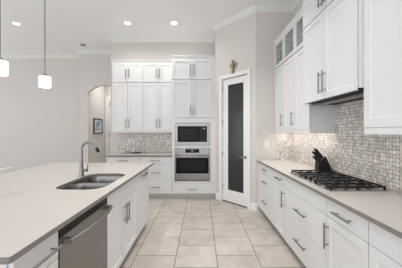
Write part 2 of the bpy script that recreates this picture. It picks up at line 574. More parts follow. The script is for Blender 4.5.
def cabinet(name, label, cat, face, plane, u0, u1, z0, z1, depth, group=None, hollow=False, top=True, bm_='white'):
    """carcass behind the door plane; returns (root, half width, z0)"""
    u = (u0 + u1) / 2
    loc = (u, plane, z0) if face == 'B' else (plane, u, z0)
    root = thing(name, label, cat, loc, FACE[face], group)
    hwid = abs(u1 - u0) / 2 - 0.0008
    b = MB((0, 0, z0))
    y0, y1 = 0.0255, depth
    if hollow:
        t = 0.018
        o3 = (0, 0, z0)
        for xs in ((-hwid, -hwid + t), (hwid - t, hwid)):
            MB(o3).box(xs[0], xs[1], y0, y1, z0, z1).build('side_panel', 'white', root)
        MB(o3).box(-hwid + t, hwid - t, y1 - 0.012, y1, z0, z1).build('back_panel', 'white', root)
        MB(o3).box(-hwid + t, hwid - t, y0, y1 - 0.012, z0, z0 + t).build('bottom_panel', 'white', root)
        if top: MB(o3).box(-hwid + t, hwid - t, y0, y1 - 0.012, z1 - t, z1).build('top_panel', 'white', root)
        b.bm.free()
        return root, hwid, z0
    else:
        b.box(-hwid, hwid, y0, y1, z0, z1)
    b.build('body', bm_, root)
    return root, hwid, z0


def door(root, z0, x0, x1, za, zb, pull_side=None, pull_z=None, plen=0.2, glass=False, slab=False, name='door', vertical=True, st=0.058):
    b = MB((0, 0, z0))
    g = 0.0026
    if glass:
        b.openframe(x0 + g, x1 - g, za, zb, 0, 0.02, st)
    elif slab:
        b.slab(x0 + g, x1 - g, za, zb)
    else:
        b.shaker(x0 + g, x1 - g, za, zb, st=st)
    d = b.build(name, 'white', root)
    if glass:
        p = MB((0, 0, z0)).box(x0 + st, x1 - st, 0.008, 0.012, za + st, zb - st).build('glass_pane', 'glass', d)
        p['label'] = 'clear glass pane'
    if pull_side is not None:
        if vertical:
            cx = x0 + 0.035 if pull_side < 0 else x1 - 0.035
            pull(cx, pull_z, plen, True, d, z0)
        else:
            pull((x0 + x1) / 2, pull_z, plen, False, d, z0)
    return d


def drawer(root, z0, x0, x1, za, zb, plen=0.2, pz=None, handle=True):
    return door(root, z0, x0, x1, za, zb, 1 if handle else None, (za + zb) / 2 if pz is None else pz, plen, slab=True, name='drawer' if handle else 'false_front', vertical=False)


def toe(root, hwid, depth=0.55, z0=0.0):
    MB((0, 0, z0)).box(-hwid, hwid, 0.075, depth, 0.001, 0.1).build('toe_kick', 'toe', root)


def crown_part(root, hwid, z0, proj=0.03, zt=3.0, l=0, r=0, depth=0.32):
    prof = [(0.0, 2.945), (-0.008, 2.945), (-proj * .5, 2.965), (-proj, 2.985), (-proj, zt), (0.0, zt)]
    b = MB((0, 0, z0))
    b.prism(prof, lambda a, z, d: (d, a + 0.0212, z), -hwid - l, hwid + r)
    b.build('crown', 'white', root)


def rail_part(root, hwid, z0, depth=0.32):
    b = MB((0, 0, z0)).box(-hwid, hwid, 0.004, 0.022, 1.39, 1.4385)
    b.build('light_rail', 'white', root)


def side_rail(root, x0, x1, z0, depth):
    MB((0, 0, z0)).box(x0, x1, 0.0225, depth, 1.39, 1.4385).build('end_rail', 'white', root)


ZU, ZS, ZT = 1.44, 2.495, 2.945
G1 = 'wall cabinets over the back counter'
cols = [(-1.975, -1.288, 'left'), (-1.288, -0.6095, 'right')]
for u0, u1, s in cols:
    where = 'beside the archway' if s == 'left' else 'next to the oven tower'
    r, hw_, z0 = cabinet('wall_cabinet', 'white two-door wall cabinet above back counter, ' + where, 'cabinet', 'B', YU, u0, u1, ZU, ZS - 0.001, YB - YU - 0.001, G1)
    door(r, z0, -hw_, 0, ZU, ZS - 0.010, 1, ZU + 0.15, 0.2)
    door(r, z0, 0, hw_, ZU, ZS - 0.010, -1, ZU + 0.15, 0.2)
    rail_part(r, hw_, z0)
    r, hw_, z0 = cabinet('stacked_cabinet', 'short white two-door top cabinet under crown, on back wall ' + where, 'cabinet', 'B', YU, u0, u1, ZS, ZT, YB - YU - 0.001, 'top cabinets on the back wall')
    door(r, z0, -hw_, 0, ZS + 0.010, ZT - 0.01, 1, ZS + 0.20, 0.2)
    door(r, z0, 0, hw_, ZS + 0.010, ZT - 0.01, -1, ZS + 0.20, 0.2)
    crown_part(r, hw_, z0, l=0.03 if s == 'left' else 0)

# oven tower
TX0, TX1 = -0.608, 0.312
r = thing('oven_tower', 'tall white cabinet tower holding the microwave and wall oven', 'cabinet', ((TX0 + TX1) / 2, YF, 0))
hw_ = (TX1 - TX0) / 2
D = YB - YF - 0.002
b = MB()
b.box(-hw_, -hw_ + 0.02, 0.0215, D, 0.1, ZT).box(hw_ - 0.02, hw_, 0.0215, D, 0.1, ZT)
b.box(-hw_ + 0.02, hw_ - 0.02, D - 0.015, D, 0.1, ZT)
for z in (0.1, 0.352, 1.084, 1.66, 2.485, ZT - 0.02):
    b.box(-hw_ + 0.02, hw_ - 0.02, 0.0215, D - 0.015, z, z + 0.018)
b.build('body', 'white', r)
ox0, ox1 = -0.553 - (TX0 + TX1) / 2, 0.19 - (TX0 + TX1) / 2
ff = MB()
ff.box(-hw_, ox0 - 0.002, 0, 0.0213, 0.345, 1.693).box(ox1 + 0.002, hw_, 0, 0.0213, 0.345, 1.693)
ff.box(ox0 - 0.002, ox1 + 0.002, 0, 0.0213, 0.345, 0.374).box(ox0 - 0.002, ox1 + 0.002, 0, 0.0213, 1.073, 1.113)
ff.box(ox0 - 0.002, ox1 + 0.002, 0, 0.0213, 1.598, 1.693)
ff.build('face_frame', 'white', r)
toe(r, hw_, D)
dr = 0.232 - (TX0 + TX1) / 2      # right edge of doors, a filler stile beyond it
MB().box(dr + 0.001, hw_, 0.001, 0.0213, 1.698, ZT).build('filler_strip', 'white', r)
MB().box(dr + 0.001, hw_, 0.001, 0.0213, 0.105, 0.34).build('filler_strip', 'white', r)
mid = (-hw_ + dr) / 2
door(r, 0, -hw_, mid, 1.70, ZS - 0.008, 1, 1.85, 0.2)
door(r, 0, mid, dr, 1.70, ZS - 0.008, -1, 1.85, 0.2)
door(r, 0, -hw_, mid, ZS + 0.010, ZT - 0.008, 1, ZS + 0.19, 0.24)
door(r, 0, mid, dr, ZS + 0.010, ZT - 0.008, -1, ZS + 0.19, 0.24)
drawer(r, 0, -hw_, dr, 0.105, 0.34, 0.2, 0.20)
crown_part(r, hw_, 0, depth=D)

# back base drawers
for u0, u1, lab in ((-1.965, -1.288, 'white drawer cabinet at back counter end beside the archway'), (-1.288, -0.6095, 'white three-drawer cabinet at back counter beside the oven tower')):
    r, hw_, z0 = cabinet('drawer_cabinet', lab, 'cabinet', 'B', YF, u0, u1, 0.1, 0.883, YB - YF - 0.002, 'drawer cabinets under the back counter')
    drawer(r, z0, -hw_, hw_, 0.73, 0.876)
    drawer(r, z0, -hw_, hw_, 0.415, 0.726, pz=0.55)
    drawer(r, z0, -hw_, hw_, 0.105, 0.411, pz=0.245)
    toe(r, hw_, 0.55, z0)

# right wall: three single-door cabinets with glass tops
Ys = [4.028, 3.598, 3.168, 2.738]
names = [('closest to the return wall', 0), ('in the middle of the row', 1), ('next to the hood cabinet', 2)]
for i in range(3):
    r, hw_, z0 = cabinet('wall_cabinet', 'white single-door wall cabinet on the right wall, ' + names[i][0], 'cabinet', 'R', XU, Ys[i + 1], Ys[i], ZU, ZS - 0.001, XR - XU - 0.001, 'single-door cabinets on the right wall')
    door(r, z0, -hw_, hw_, ZU, ZS - 0.010, 1 if i < 2 else None, ZU + 0.15, 0.2)
    rail_part(r, hw_, z0)
    if i == 2: side_rail(r, hw_ - 0.018, hw_, z0, XR - XU - 0.009)
    r, hw_, z0 = cabinet('glass_cabinet', 'small white glass-fronted top cabinet on the right wall, ' + names[i][0], 'cabinet', 'R', XU, Ys[i + 1], Ys[i], ZS, ZT, XR - XU - 0.001, 'glass-fronted top cabinets', hollow=True)
    door(r, z0, -hw_, hw_, ZS + 0.010, ZT - 0.006, 1 if i < 2 else None, ZS + 0.13, 0.14, glass=True, st=0.05)
    MB((0, 0, z0)).box(-hw_ + 0.019, hw_ - 0.019, 0.05, XR - XU - 0.014, 2.71, 2.725).build('shelf', 'inside', r)
    crown_part(r, hw_, z0)

# hood cabinet, two tiers
HY0, HY1 = 1.80, 2.7365
r, hw_, z0 = cabinet('hood_cabinet', 'white two-door wall cabinet above the cooktop enclosing the hood', 'cabinet', 'R', XH, HY0, HY1, 1.757, 2.62, XR - XH - 0.001)
door(r, z0, -hw_, 0, 1.737, 2.618, 1, 1.90, 0.22)
door(r, z0, 0, hw_, 1.737, 2.618, -1, 1.90, 0.22)
r2, hw_, z0 = cabinet('stacked_cabinet', 'white two-door top cabinet directly above the hood cabinet', 'cabinet', 'R', XH, HY0, HY1, 2.6215, 2.99, XR - XH - 0.001)
door(r2, z0, -hw_, 0, 2.63, 2.985, 1, 2.76, 0.2)
door(r2, z0, 0, hw_, 2.63, 2.985, -1, 2.76, 0.2)
# hood insert
r = thing('range_hood', 'dark built-in range hood under the hood cabinet above cooktop', 'range hood', (XH, (HY0 + HY1) / 2, 1.705), -PI / 2)
Z = (0, 0, 1.705)
MB(Z).openframe(-0.455, 0.455, 0, 1, 0, 1).bm.free()
b = MB(Z)
b.box(-0.46, 0.46, 0.03, 0.10, 1.738, 1.7555).box(-0.46, 0.46, 0.34, 0.385, 1.728, 1.7555).box(-0.46, -0.41, 0.10, 0.34, 1.728, 1.7555).box(0.41, 0.46, 0.10, 0.34, 1.728, 1.7555)
b.build('housing', 'plastic', r)
MB(Z).box(-0.409, 0.409, 0.101, 0.20, 1.712, 1.7555).build('control_strip', 'steel', r)
for x in (-0.2, 0.2):
    MB(Z).box(x - 0.198, x + 0.198, 0.205, 0.339, 1.735, 1.7555).build('filter', 'hoodgrey', r)

# near wall cabinet on the right
r, hw_, z0 = cabinet('wall_cabinet', 'large white wall cabinet at right edge, nearest the camera', 'cabinet', 'R', XN, 1.04, 1.7985, ZU, 3.0, XR - XN - 0.001)
door(r, z0, -hw_, 0.02, ZU, 2.98, None, st=0.07)
door(r, z0, 0.02, hw_, ZU, 2.98, None, st=0.07)
rail_part(r, hw_, z0)
side_rail(r, -hw_, -hw_ + 0.018, z0, XR - XN - 0.009)

# right base run
RD = XR - XF - 0.002


def base_right(name, label, y0, y1, kind):
    r, hw_, z0 = cabinet(name, label, 'cabinet', 'R', XF, y0, y1, 0.1, 0.883, RD, 'base cabinets along the right counter')
    toe(r, hw_, 0.55, z0)
    if kind == 'stack':
        drawer(r, z0, -hw_, hw_, 0.734, 0.876)
        drawer(r, z0, -hw_, hw_, 0.42, 0.73, pz=0.61)
        drawer(r, z0, -hw_, hw_, 0.105, 0.416, pz=0.30)
    elif kind == 'cook':
        drawer(r, z0, -hw_, hw_, 0.734, 0.876, handle=False)
        drawer(r, z0, -hw_, hw_, 0.42, 0.73, 0.24, pz=0.595)
        drawer(r, z0, -hw_, hw_, 0.105, 0.416, 0.24, pz=0.28)
    else:
        drawer(r, z0, -hw_, hw_, 0.734, 0.876, 0.2)
        door(r, z0, -hw_, hw_, 0.105, 0.73, kind, 0.585, 0.2)
    return r


base_right('drawer_cabinet', 'white three-drawer base cabinet at far end of right counter', 3.131, 4.028, 'stack')
base_right('base_cabinet', 'narrow white drawer-over-door base cabinet just beyond the cooktop', 2.731, 3.13, 1)
base_right('drawer_cabinet', 'wide white base cabinet with deep drawers under the cooktop', 1.841, 2.73, 'cook')
base_right('base_cabinet', 'white drawer-over-door base cabinet just nearer than the cooktop', 1.377, 1.84, -1)
base_right('base_cabinet', 'white base cabinet at bottom right corner nearest the camera', 0.50, 1.376, 1)

# countertops
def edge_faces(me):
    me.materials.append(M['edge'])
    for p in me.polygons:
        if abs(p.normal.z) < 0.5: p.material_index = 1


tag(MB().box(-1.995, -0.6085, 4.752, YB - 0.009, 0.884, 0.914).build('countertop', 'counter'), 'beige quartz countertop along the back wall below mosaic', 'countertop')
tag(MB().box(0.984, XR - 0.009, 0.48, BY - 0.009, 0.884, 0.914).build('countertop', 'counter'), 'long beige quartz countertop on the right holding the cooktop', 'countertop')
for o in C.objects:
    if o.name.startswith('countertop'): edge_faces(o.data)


# ------------------------------------------------------------------ island
def rrect(x0, x1, y0, y1, r, n=8):
    pts = []
    for cx, cy, a0 in ((x1 - r, y1 - r, 0), (x0 + r, y1 - r, PI / 2), (x0 + r, y0 + r, PI), (x1 - r, y0 + r, 1.5 * PI)):
        for k in range(n + 1):
            a = a0 + PI / 2 * k / n
            pts.append((cx + r * math.cos(a), cy + r * math.sin(a)))
    return pts


IX0, IX1, IY0, IY1 = -2.34, -0.755, 0.90, 3.62
cu = bpy.data.curves.new('slab', 'CURVE')
cu.dimensions = '2D'; cu.fill_mode = 'BOTH'; cu.extrude = 0.0135; cu.bevel_depth = 0.0015; cu.offset = -0.0015
SX0, SX1, SY0, SY1 = -1.298, -0.860, 1.946, 2.70
for pts in (rrect(IX0, IX1, IY0, IY1, 0.012, 3), rrect(SX0, SX1, SY0, SY1, 0.13)):
    s = cu.splines.new('POLY'); s.points.add(len(pts) - 1); s.use_cyclic_u = True
    for p, q in zip(s.points, pts): p.co = (q[0], q[1], 0, 1)
tmp = bpy.data.objects.new('slab', cu); C.objects.link(tmp)
bpy.context.view_layer.update()
me = bpy.data.meshes.new_from_object(tmp.evaluated_get(bpy.context.evaluated_depsgraph_get()))
bpy.data.objects.remove(tmp)
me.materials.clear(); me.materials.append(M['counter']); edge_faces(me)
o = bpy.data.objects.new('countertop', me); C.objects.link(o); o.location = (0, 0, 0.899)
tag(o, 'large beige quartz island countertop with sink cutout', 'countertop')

ID = 0.60
r, hw_, z0 = cabinet('drawer_cabinet', 'narrow white drawer cabinet at near end of island beside dishwasher', 'cabinet', 'I', XI, 0.95, 1.258, 0.1, 0.8835, ID, 'island cabinets')
drawer(r, z0, -hw_, hw_, 0.72, 0.876, 0.24, 0.795)
drawer(r, z0, -hw_, hw_, 0.415, 0.716, 0.2)
drawer(r, z0, -hw_, hw_, 0.105, 0.411, 0.2)
toe(r, hw_, 0.55, z0)
r, hw_, z0 = cabinet('sink_cabinet', 'white two-door sink base cabinet in island beside dishwasher', 'cabinet', 'I', XI, 1.908, 2.785, 0.1, 0.8835, ID, 'island cabinets', hollow=True, top=False)
drawer(r, z0, -hw_, hw_, 0.72, 0.876, handle=False)
door(r, z0, -hw_, 0, 0.105, 0.716, 1, 0.58, 0.2)
door(r, z0, 0, hw_, 0.105, 0.716, -1, 0.58, 0.2)
toe(r, hw_, 0.55, z0)
r, hw_, z0 = cabinet('pullout_cabinet', 'white plain-front pullout cabinet at far end of island', 'cabinet', 'I', XI, 2.786, 3.42, 0.1, 0.8835, ID, 'island cabinets')
door(r, z0, -hw_, hw_, 0.105, 0.876, 1, 0.825, 0.24, slab=True, vertical=False)
toe(r, hw_, 0.55, z0)
tag(MB().box(-1.98, XI - ID - 0.001, 0.95, 3.42, 0.001, 0.8835).build('island_back', 'white'), 'white panelled island back supporting the countertop overhang', 'panel')

# dishwasher
r = thing('dishwasher', 'stainless steel dishwasher built into the island', 'dishwasher', (XI, 1.583, 0), PI / 2)
hw_ = 0.322
MB().box(-hw_, hw_, 0.03, 0.58, 0.1, 0.865).build('body', 'plastic', r)
MB().box(-hw_ + 0.002, hw_ - 0.002, -0.002, 0.0295, 0.817, 0.8825).build('control_strip', 'plastic', r)['label'] = 'black control strip'
dd = MB().slab(-hw_ + 0.002, hw_ - 0.002, 0.105, 0.815, -0.004, 0.033).build('door', 'steel_dark', r)
pts = []
for k in range(13):
    t = -1 + 2 * k / 12
    pts.append((t * 0.295, -0.045 - 0.035 * (1 - t * t), 0.79))
b = MB().tube([(p[0], p[1], p[2]) for p in pts], 0.013, 10)
for s in (-0.285, 0.285):
    b.box(s - 0.014, s + 0.014, -0.05, -0.0045, 0.776, 0.804)
b.build('handle', 'nickel2', dd, smooth=True)['label'] = 'bowed stainless bar handle'
MB().box(-hw_, hw_, 0.075, 0.5, 0.001, 0.099).build('toe_kick', 'plastic', r)

# sink
r = thing('sink', 'stainless double-bowl undermount sink in the island countertop', 'sink', ((SX0 + SX1) / 2, (SY0 + SY1) / 2, 0.66))
RZ = ((SX0 + SX1) / 2, (SY0 + SY1) / 2, 0.66)
for (y0, y1, x0, x1, dep, rad) in ((SY0 - 0.004, 2.325, SX0 - 0.004, SX1 + 0.004, 0.20, 0.10), (2.355, SY1 + 0.004, SX0 + 0.012, SX1 + 0.004, 0.17, 0.09)):
    zt = 0.883
    rings = []
    for (ins, z) in ((-0.012, zt), (0, zt), (0.004, zt - 0.01), (0.008, zt - dep * 0.6), (0.016, zt - dep + 0.03), (0.035, zt - dep + 0.006), (0.06, zt - dep)):
        rings.append([(x, y, z) for x, y in rrect(x0 + ins, x1 - ins, y0 + ins, y1 - ins, max(rad - ins * .8, 0.03), 6)])
    rings += [[(x, y, zt - dep - 0.003) for x, y in rrect(x0 + 0.06, x1 - 0.06, y0 + 0.06, y1 - 0.06, max(rad - .05, 0.03), 6)]]
    for (ins, z) in ((0.033, zt - dep + 0.003), (0.013, zt - dep + 0.028), (0.0055, zt - dep * 0.6), (0.0, zt - 0.012), (-0.012, zt - 0.003)):
        rings.append([(x, y, z) for x, y in rrect(x0 + ins, x1 - ins, y0 + ins, y1 - ins, max(rad - ins * .8, 0.03), 6)])
    b = MB(RZ)
    R = [[b.bm.verts.new(p) for p in rr] for rr in rings]
    nn = len(R[0])
    for i in range(len(R)):
        if i == 6: continue
        a, c = R[i], R[(i + 1) % len(R)]
        for k in range(nn): b.bm.faces.new((a[k], a[(k + 1) % nn], c[(k + 1) % nn], c[k]))
    b.bm.faces.new(R[6]); b.bm.faces.new(R[7][::-1])
    bowl = b.build('bowl', 'steel', r, smooth=True)
    MB(RZ).lathe([(0.045, zt - dep + 0.0005), (0.045, zt - dep + 0.004), (0.03, zt - dep + 0.002), (0.005, zt - dep + 0.0015)], ((x0 + x1) / 2, (y0 + y1) / 2, 0), 20).build('drain', 'nickel', bowl, smooth=True)

# faucet
FX, FY = -1.343, 2.56
r = thing('faucet', 'tall brushed nickel gooseneck faucet behind the island sink', 'faucet', (FX, FY, 0.9145))
Z = (FX, FY, 0.9145)
MB(Z).lathe([(0.030, 0.9145), (0.030, 0.92), (0.026, 0.935), (0.024, 0.985), (0.022, 1.0), (0.017, 1.02)], (FX, FY, 0), 20).build('base', 'nickel2', r, smooth=True)
pts = [(FX, FY, 0.99), (FX + 0.0, FY, 1.10), (FX + 0.0, FY, 1.19)]
cr, cz = 0.085, 1.205
for k in range(13):
    a = PI - (PI * 0.88) * k / 12
    pts.append((FX + cr + cr * math.cos(a), FY, cz + cr * math.sin(a)))
MB(Z).tube(pts, [0.022, 0.018, 0.016] + [0.0148] * 13, 14).build('spout', 'nickel2', r, smooth=True)
e = Vector(pts[-1]); dirv = (Vector(pts[-1]) - Vector(pts[-2])).normalized(); dirv = Vector((0.42, 0, -0.9)).normalized()
sp_ = MB(Z).tube([e - dirv * 0.012, e + dirv * 0.02, e + dirv * 0.06, e + dirv * 0.115], [0.0165, 0.0185, 0.020, 0.021], 14).build('spray_head', 'nickel2', r, smooth=True)
MB(Z).tube([e + dirv * 0.015 + Vector((0.002, -0.006, 0)), e + dirv * 0.065 + Vector((0.003, -0.006, 0))], 0.0175, 12).build('button', 'plastic', sp_, smooth=True)['label'] = 'black spray button'
b = MB(Z)
b.tube([(FX + 0.015, FY - 0.006, 0.975), (FX + 0.075, FY - 0.02, 0.978)], [0.015, 0.0165], 14)
b.tube([(FX + 0.07, FY - 0.018, 0.978), (FX + 0.078, FY - 0.02, 1.01), (FX + 0.082, FY - 0.02, 1.05)], [0.011, 0.008, 0.006], 10)
b.build('lever', 'nickel2', r, smooth=True)

# ------------------------------------------------------------------ wall oven and microwave
TC = (TX0 + TX1) / 2
owx0, owx1 = -0.551, 0.188
r = thing('wall_oven', 'stainless wall oven with black window in the tower below microwave', 'oven', ((owx0 + owx1) / 2, YF, 0.375))
hw_ = (owx1 - owx0) / 2
Z = (0, 0, 0.375)
MB(Z).box(-hw_ + 0.012, hw_ - 0.012, 0.022, 0.52, 0.378, 1.066).build('body', 'plastic', r)
b = MB(Z).slab(-hw_, hw_, 0.925, 1.071, -0.012, 0.033)
cp = b.build('control_panel', 'steel', r)
b = MB(Z).slab(-0.145, 0.145, 0.966, 1.042, -0.0145, 0.003)
b.build('display', 'glassblack', cp)
MB(Z).box(-0.03, 0.03, -0.0155, -0.0146, 1.0, 1.016).build('clock', 'display', cp)
dd = MB(Z).slab(-hw_, hw_, 0.395, 0.92, -0.022, 0.042).build('door', 'steel', r)
MB(Z).slab(-hw_ + 0.028, hw_ - 0.028, 0.535, 0.862, -0.0245, 0.003).build('window', 'glassblack', dd)
MB(Z).slab(-hw_ + 0.10, hw_ - 0.10, 0.585, 0.82, -0.0258, 0.0015).build('inner_window', 'window', dd)
b = MB(Z).tube([(-hw_ + 0.025, -0.07, 0.892), (hw_ - 0.025, -0.07, 0.892)], 0.0125, 12)
for s in (-hw_ + 0.05, hw_ - 0.05): b.tube([(s, -0.0222, 0.892), (s, -0.07, 0.892)], 0.009, 8)
b.build('handle', 'steel', dd, smooth=True)
b = MB(Z).lathe([(0.017, 0), (0.017, 0.003), (0.012, 0.004)], n=18)
bmesh.ops.rotate(b.bm, verts=b.bm.verts, matrix=Matrix.Rotation(PI / 2, 3, 'X'))
bmesh.ops.translate(b.bm, verts=b.bm.verts, vec=(0, -0.0222, 0.465))
b.build('badge', 'nickel', dd, smooth=True)
MB(Z).box(-hw_ + 0.003, hw_ - 0.003, -0.005, 0.02, 0.376, 0.3935).build('vent', 'plastic', r)

r = thing('microwave', 'black built-in microwave with stainless trim above wall oven', 'microwave', ((owx0 + owx1) / 2, YF, 1.115))
Z = (0, 0, 1.115)
MB(Z).box(-0.31, 0.305, 0.022, 0.48, 1.19, 1.525).build('body', 'plastic', r)
b = MB(Z)
mx0, mx1, mz0, mz1 = -0.31, 0.308, 1.19, 1.522
b.box(-hw_, hw_, -0.008, 0.021, mz1, 1.595).box(-hw_, hw_, -0.008, 0.021, 1.116, mz0)
b.box(-hw_, mx0, -0.008, 0.021, mz0, mz1).box(mx1, hw_, -0.008, 0.021, mz0, mz1)
b.build('trim_frame', 'steel', r)
b = MB(Z)
for zc in (1.133, 1.578):
    b.box(-hw_ + 0.05, hw_ - 0.05, -0.0095, -0.0082, zc - 0.006, zc + 0.006)
b.build('vent_slot', 'steel_dark', r)
dd = MB(Z).slab(mx0 + 0.001, 0.145, mz0 + 0.001, mz1 - 0.001, -0.016, 0.03).build('door', 'glassblack', r)
MB(Z).slab(mx0 + 0.055, 0.105, mz0 + 0.055, mz1 - 0.05, -0.0175, 0.0015).build('window', 'window', dd)
cp = MB(Z).slab(0.147, mx1 - 0.001, mz0 + 0.001, mz1 - 0.001, -0.014, 0.03).build('control_panel', 'plastic', r)
MB(Z).box(0.225, 0.27, -0.0152, -0.0141, 1.462, 1.482).build('clock', 'display', cp)
b = MB(Z)
for i in range(3):
    for j in range(4):
        b.box(0.178 + i * 0.038, 0.204 + i * 0.038, -0.0149, -0.0141, 1.23 + j * 0.045, 1.255 + j * 0.045)
b.build('keypad', 'window', cp)

# ------------------------------------------------------------------ cooktop
cx0, cx1, cy0, cy1 = 1.056, 1.556, 1.875, 2.728
r = thing('cooktop', 'stainless gas cooktop with black cast iron grates on right counter', 'cooktop', ((cx0 + cx1) / 2, (cy0 + cy1) / 2, 0.9145))
Z = ((cx0 + cx1) / 2, (cy0 + cy1) / 2, 0.9145)
MB(Z).box(cx0, cx1, cy0, cy1, 0.9145, 0.924).build('tray', 'steel_bright', r, bevel=0.003)
W3 = (cy1 - cy0 - 0.03) / 3
burn = []
for i in range(3):
    ya = cy0 + 0.015 + i * W3 + 0.002
    yb = ya + W3 - 0.004
    xa, xb = cx0 + 0.02, cx1 - 0.02
    if i == 1: xa += 0.12
    b = MB(Z)
    t = 0.0068
    zb, zt = 0.942, 0.955
    b.box(xa, xb, ya, ya + 2 * t, zb, zt).box(xa, xb, yb - 2 * t, yb, zb, zt)
    b.box(xa, xa + 2 * t, ya + 2 * t, yb - 2 * t, zb, zt).box(xb - 2 * t, xb, ya + 2 * t, yb - 2 * t, zb, zt)
    ym = (ya + yb) / 2
    b.box(xa + 2 * t, xb - 2 * t, ym - t, ym + t, zb, zt)
    xs = [xa + (xb - xa) * q for q in ((0.17, 0.38, 0.62, 0.83) if i != 1 else (0.25, 0.75))]
    for x in xs:
        b.box(x - t, x + t, ya + 2 * t, ym - t, zb, zt).box(x - t, x + t, ym + t, yb - 2 * t, zb, zt)
    for x in (xa + t, (xa + xb) / 2, xb - t):
        for y in (ya + t, yb - t):
            b.box(x - t, x + t, y - t, y + t, 0.9245, zb)
    b.build('grate', 'black', r)
    cxs = [xa + (xb - xa) * q for q in ((0.25, 0.75) if i != 1 else (0.5,))]
    for x in cxs:
        R0 = 0.06 if i == 1 else 0.045
        bb = MB(Z).lathe([(R0, 0.9243), (R0, 0.932), (R0 * .8, 0.936)], (x, ym, 0), 20).build('burner', 'nickel', r, smooth=True)
        MB(Z).lathe([(R0 * .75, 0.9362), (R0 * .78, 0.9405), (R0 * .6, 0.9415)], (x, ym, 0), 20).build('burner_cap', 'black', bb, smooth=True)
yc = (cy0 + cy1) / 2
for k in range(5):
    y = yc - 0.104 + k * 0.052
    x = cx0 + 0.05 + (0.028 if k % 2 else 0)
    MB(Z).lathe([(0.021, 0.9243), (0.021, 0.93), (0.017, 0.934), (0.015, 0.952), (0.012, 0.954)], (x, y, 0), 16).build('knob', 'plastic', r, smooth=True)

# ------------------------------------------------------------------ knife block and knives
ky0, ky1 = 2.765, 2.872
poly = [(1.432, 0.9145), (1.432, 1.03), (1.515, 1.112), (1.605, 0.9145)]
kb = MB((1.52, 2.82, 0.9145))
kb.prism(poly, lambda a, bb_, d: (a, d, bb_), ky0, ky1)
tag(kb.build('knife_block', 'plastic', loc=(1.52, 2.82, 0.9145), bevel=0.004), 'slanted black knife block beside cooktop against the mosaic', 'knife block')
kdir = Vector((-0.63, 0, 0.78)).normalized()
fd = Vector((1.515 - 1.432, 0, 1.112 - 1.03))
kn = 0
rows = [(0.14, 0.085, 0.6), (0.42, 0.125, 1.0), (0.74, 0.135, 1.0)]
klab = {0: 'in the lowest row', 1: 'in the middle row', 2: 'in the top row'}
for ri, (q, ln, sc) in enumerate(rows):
    for side, y in (('nearer', ky0 + 0.028), ('farther', ky1 - 0.028)):
        p = Vector((1.432, y, 1.03)) + fd * q + kdir * 0.0012
        rt = thing('knife', 'black-handled knife %s of the knife block, on its %s side' % (klab[ri], side), 'knife', tuple(p), 0, 'knives in the knife block')
        b = MB(tuple(p))
        b.tube([p + kdir * 0.012, p + kdir * 0.02, p + kdir * (ln * .55), p + kdir * (ln - 0.01), p + kdir * ln], [0.008 * sc + .002, 0.011 * sc + .001, 0.0105, 0.0125 * sc, 0.008], 10)
        b.build('grip', 'plastic', rt, smooth=True)
        MB(tuple(p)).tube([p, p + kdir * 0.0119], 0.0085, 10).build('bolster', 'steel', rt, smooth=True)

# ------------------------------------------------------------------ pendants and ceiling fixtures
for (x, y, lab) in ((-1.50, 2.19, 'lit white glass pendant lamp on thin rod, fully in view'), (-1.50, 1.70, 'lit white glass pendant lamp cut by the left picture edge')):
    r = thing('pendant_lamp', lab, 'pendant lamp', (x, y, 1.83), 0, 'pendant lamps above the island')
    Z = (x, y, 1.83)
    MB(Z).lathe([(0.040, 1.832), (0.049, 1.836), (0.050, 1.85), (0.050, 1.925), (0.047, 1.935), (0.02, 1.938)], (x, y, 0), 28).build('shade', 'lamp', r, smooth=True)
    MB(Z).lathe([(0.018, 1.9385), (0.018, 1.955), (0.010, 1.97), (0.006, 1.985)], (x, y, 0), 16).build('cap', 'nickel', r, smooth=True)
    MB(Z).tube([(x, y, 1.9855), (x, y, CEIL - 0.03)], 0.0055, 8).build('rod', 'nickel', r, smooth=True)
    MB(Z).lathe([(0.06, CEIL - 0.001), (0.06, CEIL - 0.014), (0.02, CEIL - 0.0295)], (x, y, 0), 24).build('canopy', 'nickel', r, smooth=True)

for (x, y, lab) in ((-3.74, 4.62, 'lit recessed ceiling light at far left, above dining side'), (-1.48, 4.60, 'lit recessed ceiling light above the left back wall cabinets'), (-0.54, 4.60, 'lit recessed ceiling light above the oven tower')):
    r = thing('recessed_light', lab, 'ceiling light', (x, y, CEIL), 0, 'recessed ceiling lights')
    Z = (x, y, CEIL)
    b = MB(Z)
    pr = [(0.085, CEIL - 0.0008), (0.085, CEIL - 0.006), (0.068, CEIL - 0.009), (0.062, CEIL - 0.004), (0.062, CEIL - 0.0008)]
    R = [[b.bm.verts.new((x + q * math.cos(2 * PI * k / 28), y + q * math.sin(2 * PI * k / 28), z)) for k in range(28)] for q, z in pr]
    for i in range(5):
        a, c = R[i], R[(i + 1) % 5]
        for k in range(28): b.bm.faces.new((a[k], a[(k + 1) % 28], c[(k + 1) % 28], c[k]))
    b.build('trim_ring', 'trim', r, smooth=True)
    MB(Z).lathe([(0.061, CEIL - 0.001), (0.061, CEIL - 0.004), (0.05, CEIL - 0.006)], (x, y, 0), 24).build('lens', 'bulb', r, smooth=True)['label'] = 'glowing lens'
    downlight(x, y, CEIL - 0.02, 6.5 if x > -3 else 3, (1, 0.96, 0.91), 150)
r = thing('ceiling_speaker', 'small unlit grey round fixture on the ceiling near the archway', 'ceiling fixture', (-2.97, 5.74, CEIL))
Z = (-2.97, 5.74, CEIL)
MB(Z).lathe([(0.085, CEIL - 0.001), (0.085, CEIL - 0.008), (0.065, CEIL - 0.012)], (-2.97, 5.74, 0), 24).build('rim', 'trim', r, smooth=True)
MB(Z).lathe([(0.063, CEIL - 0.0125), (0.06, CEIL - 0.022), (0.03, CEIL - 0.026)], (-2.97, 5.74, 0), 24).build('grille', 'greyfix', r, smooth=True)

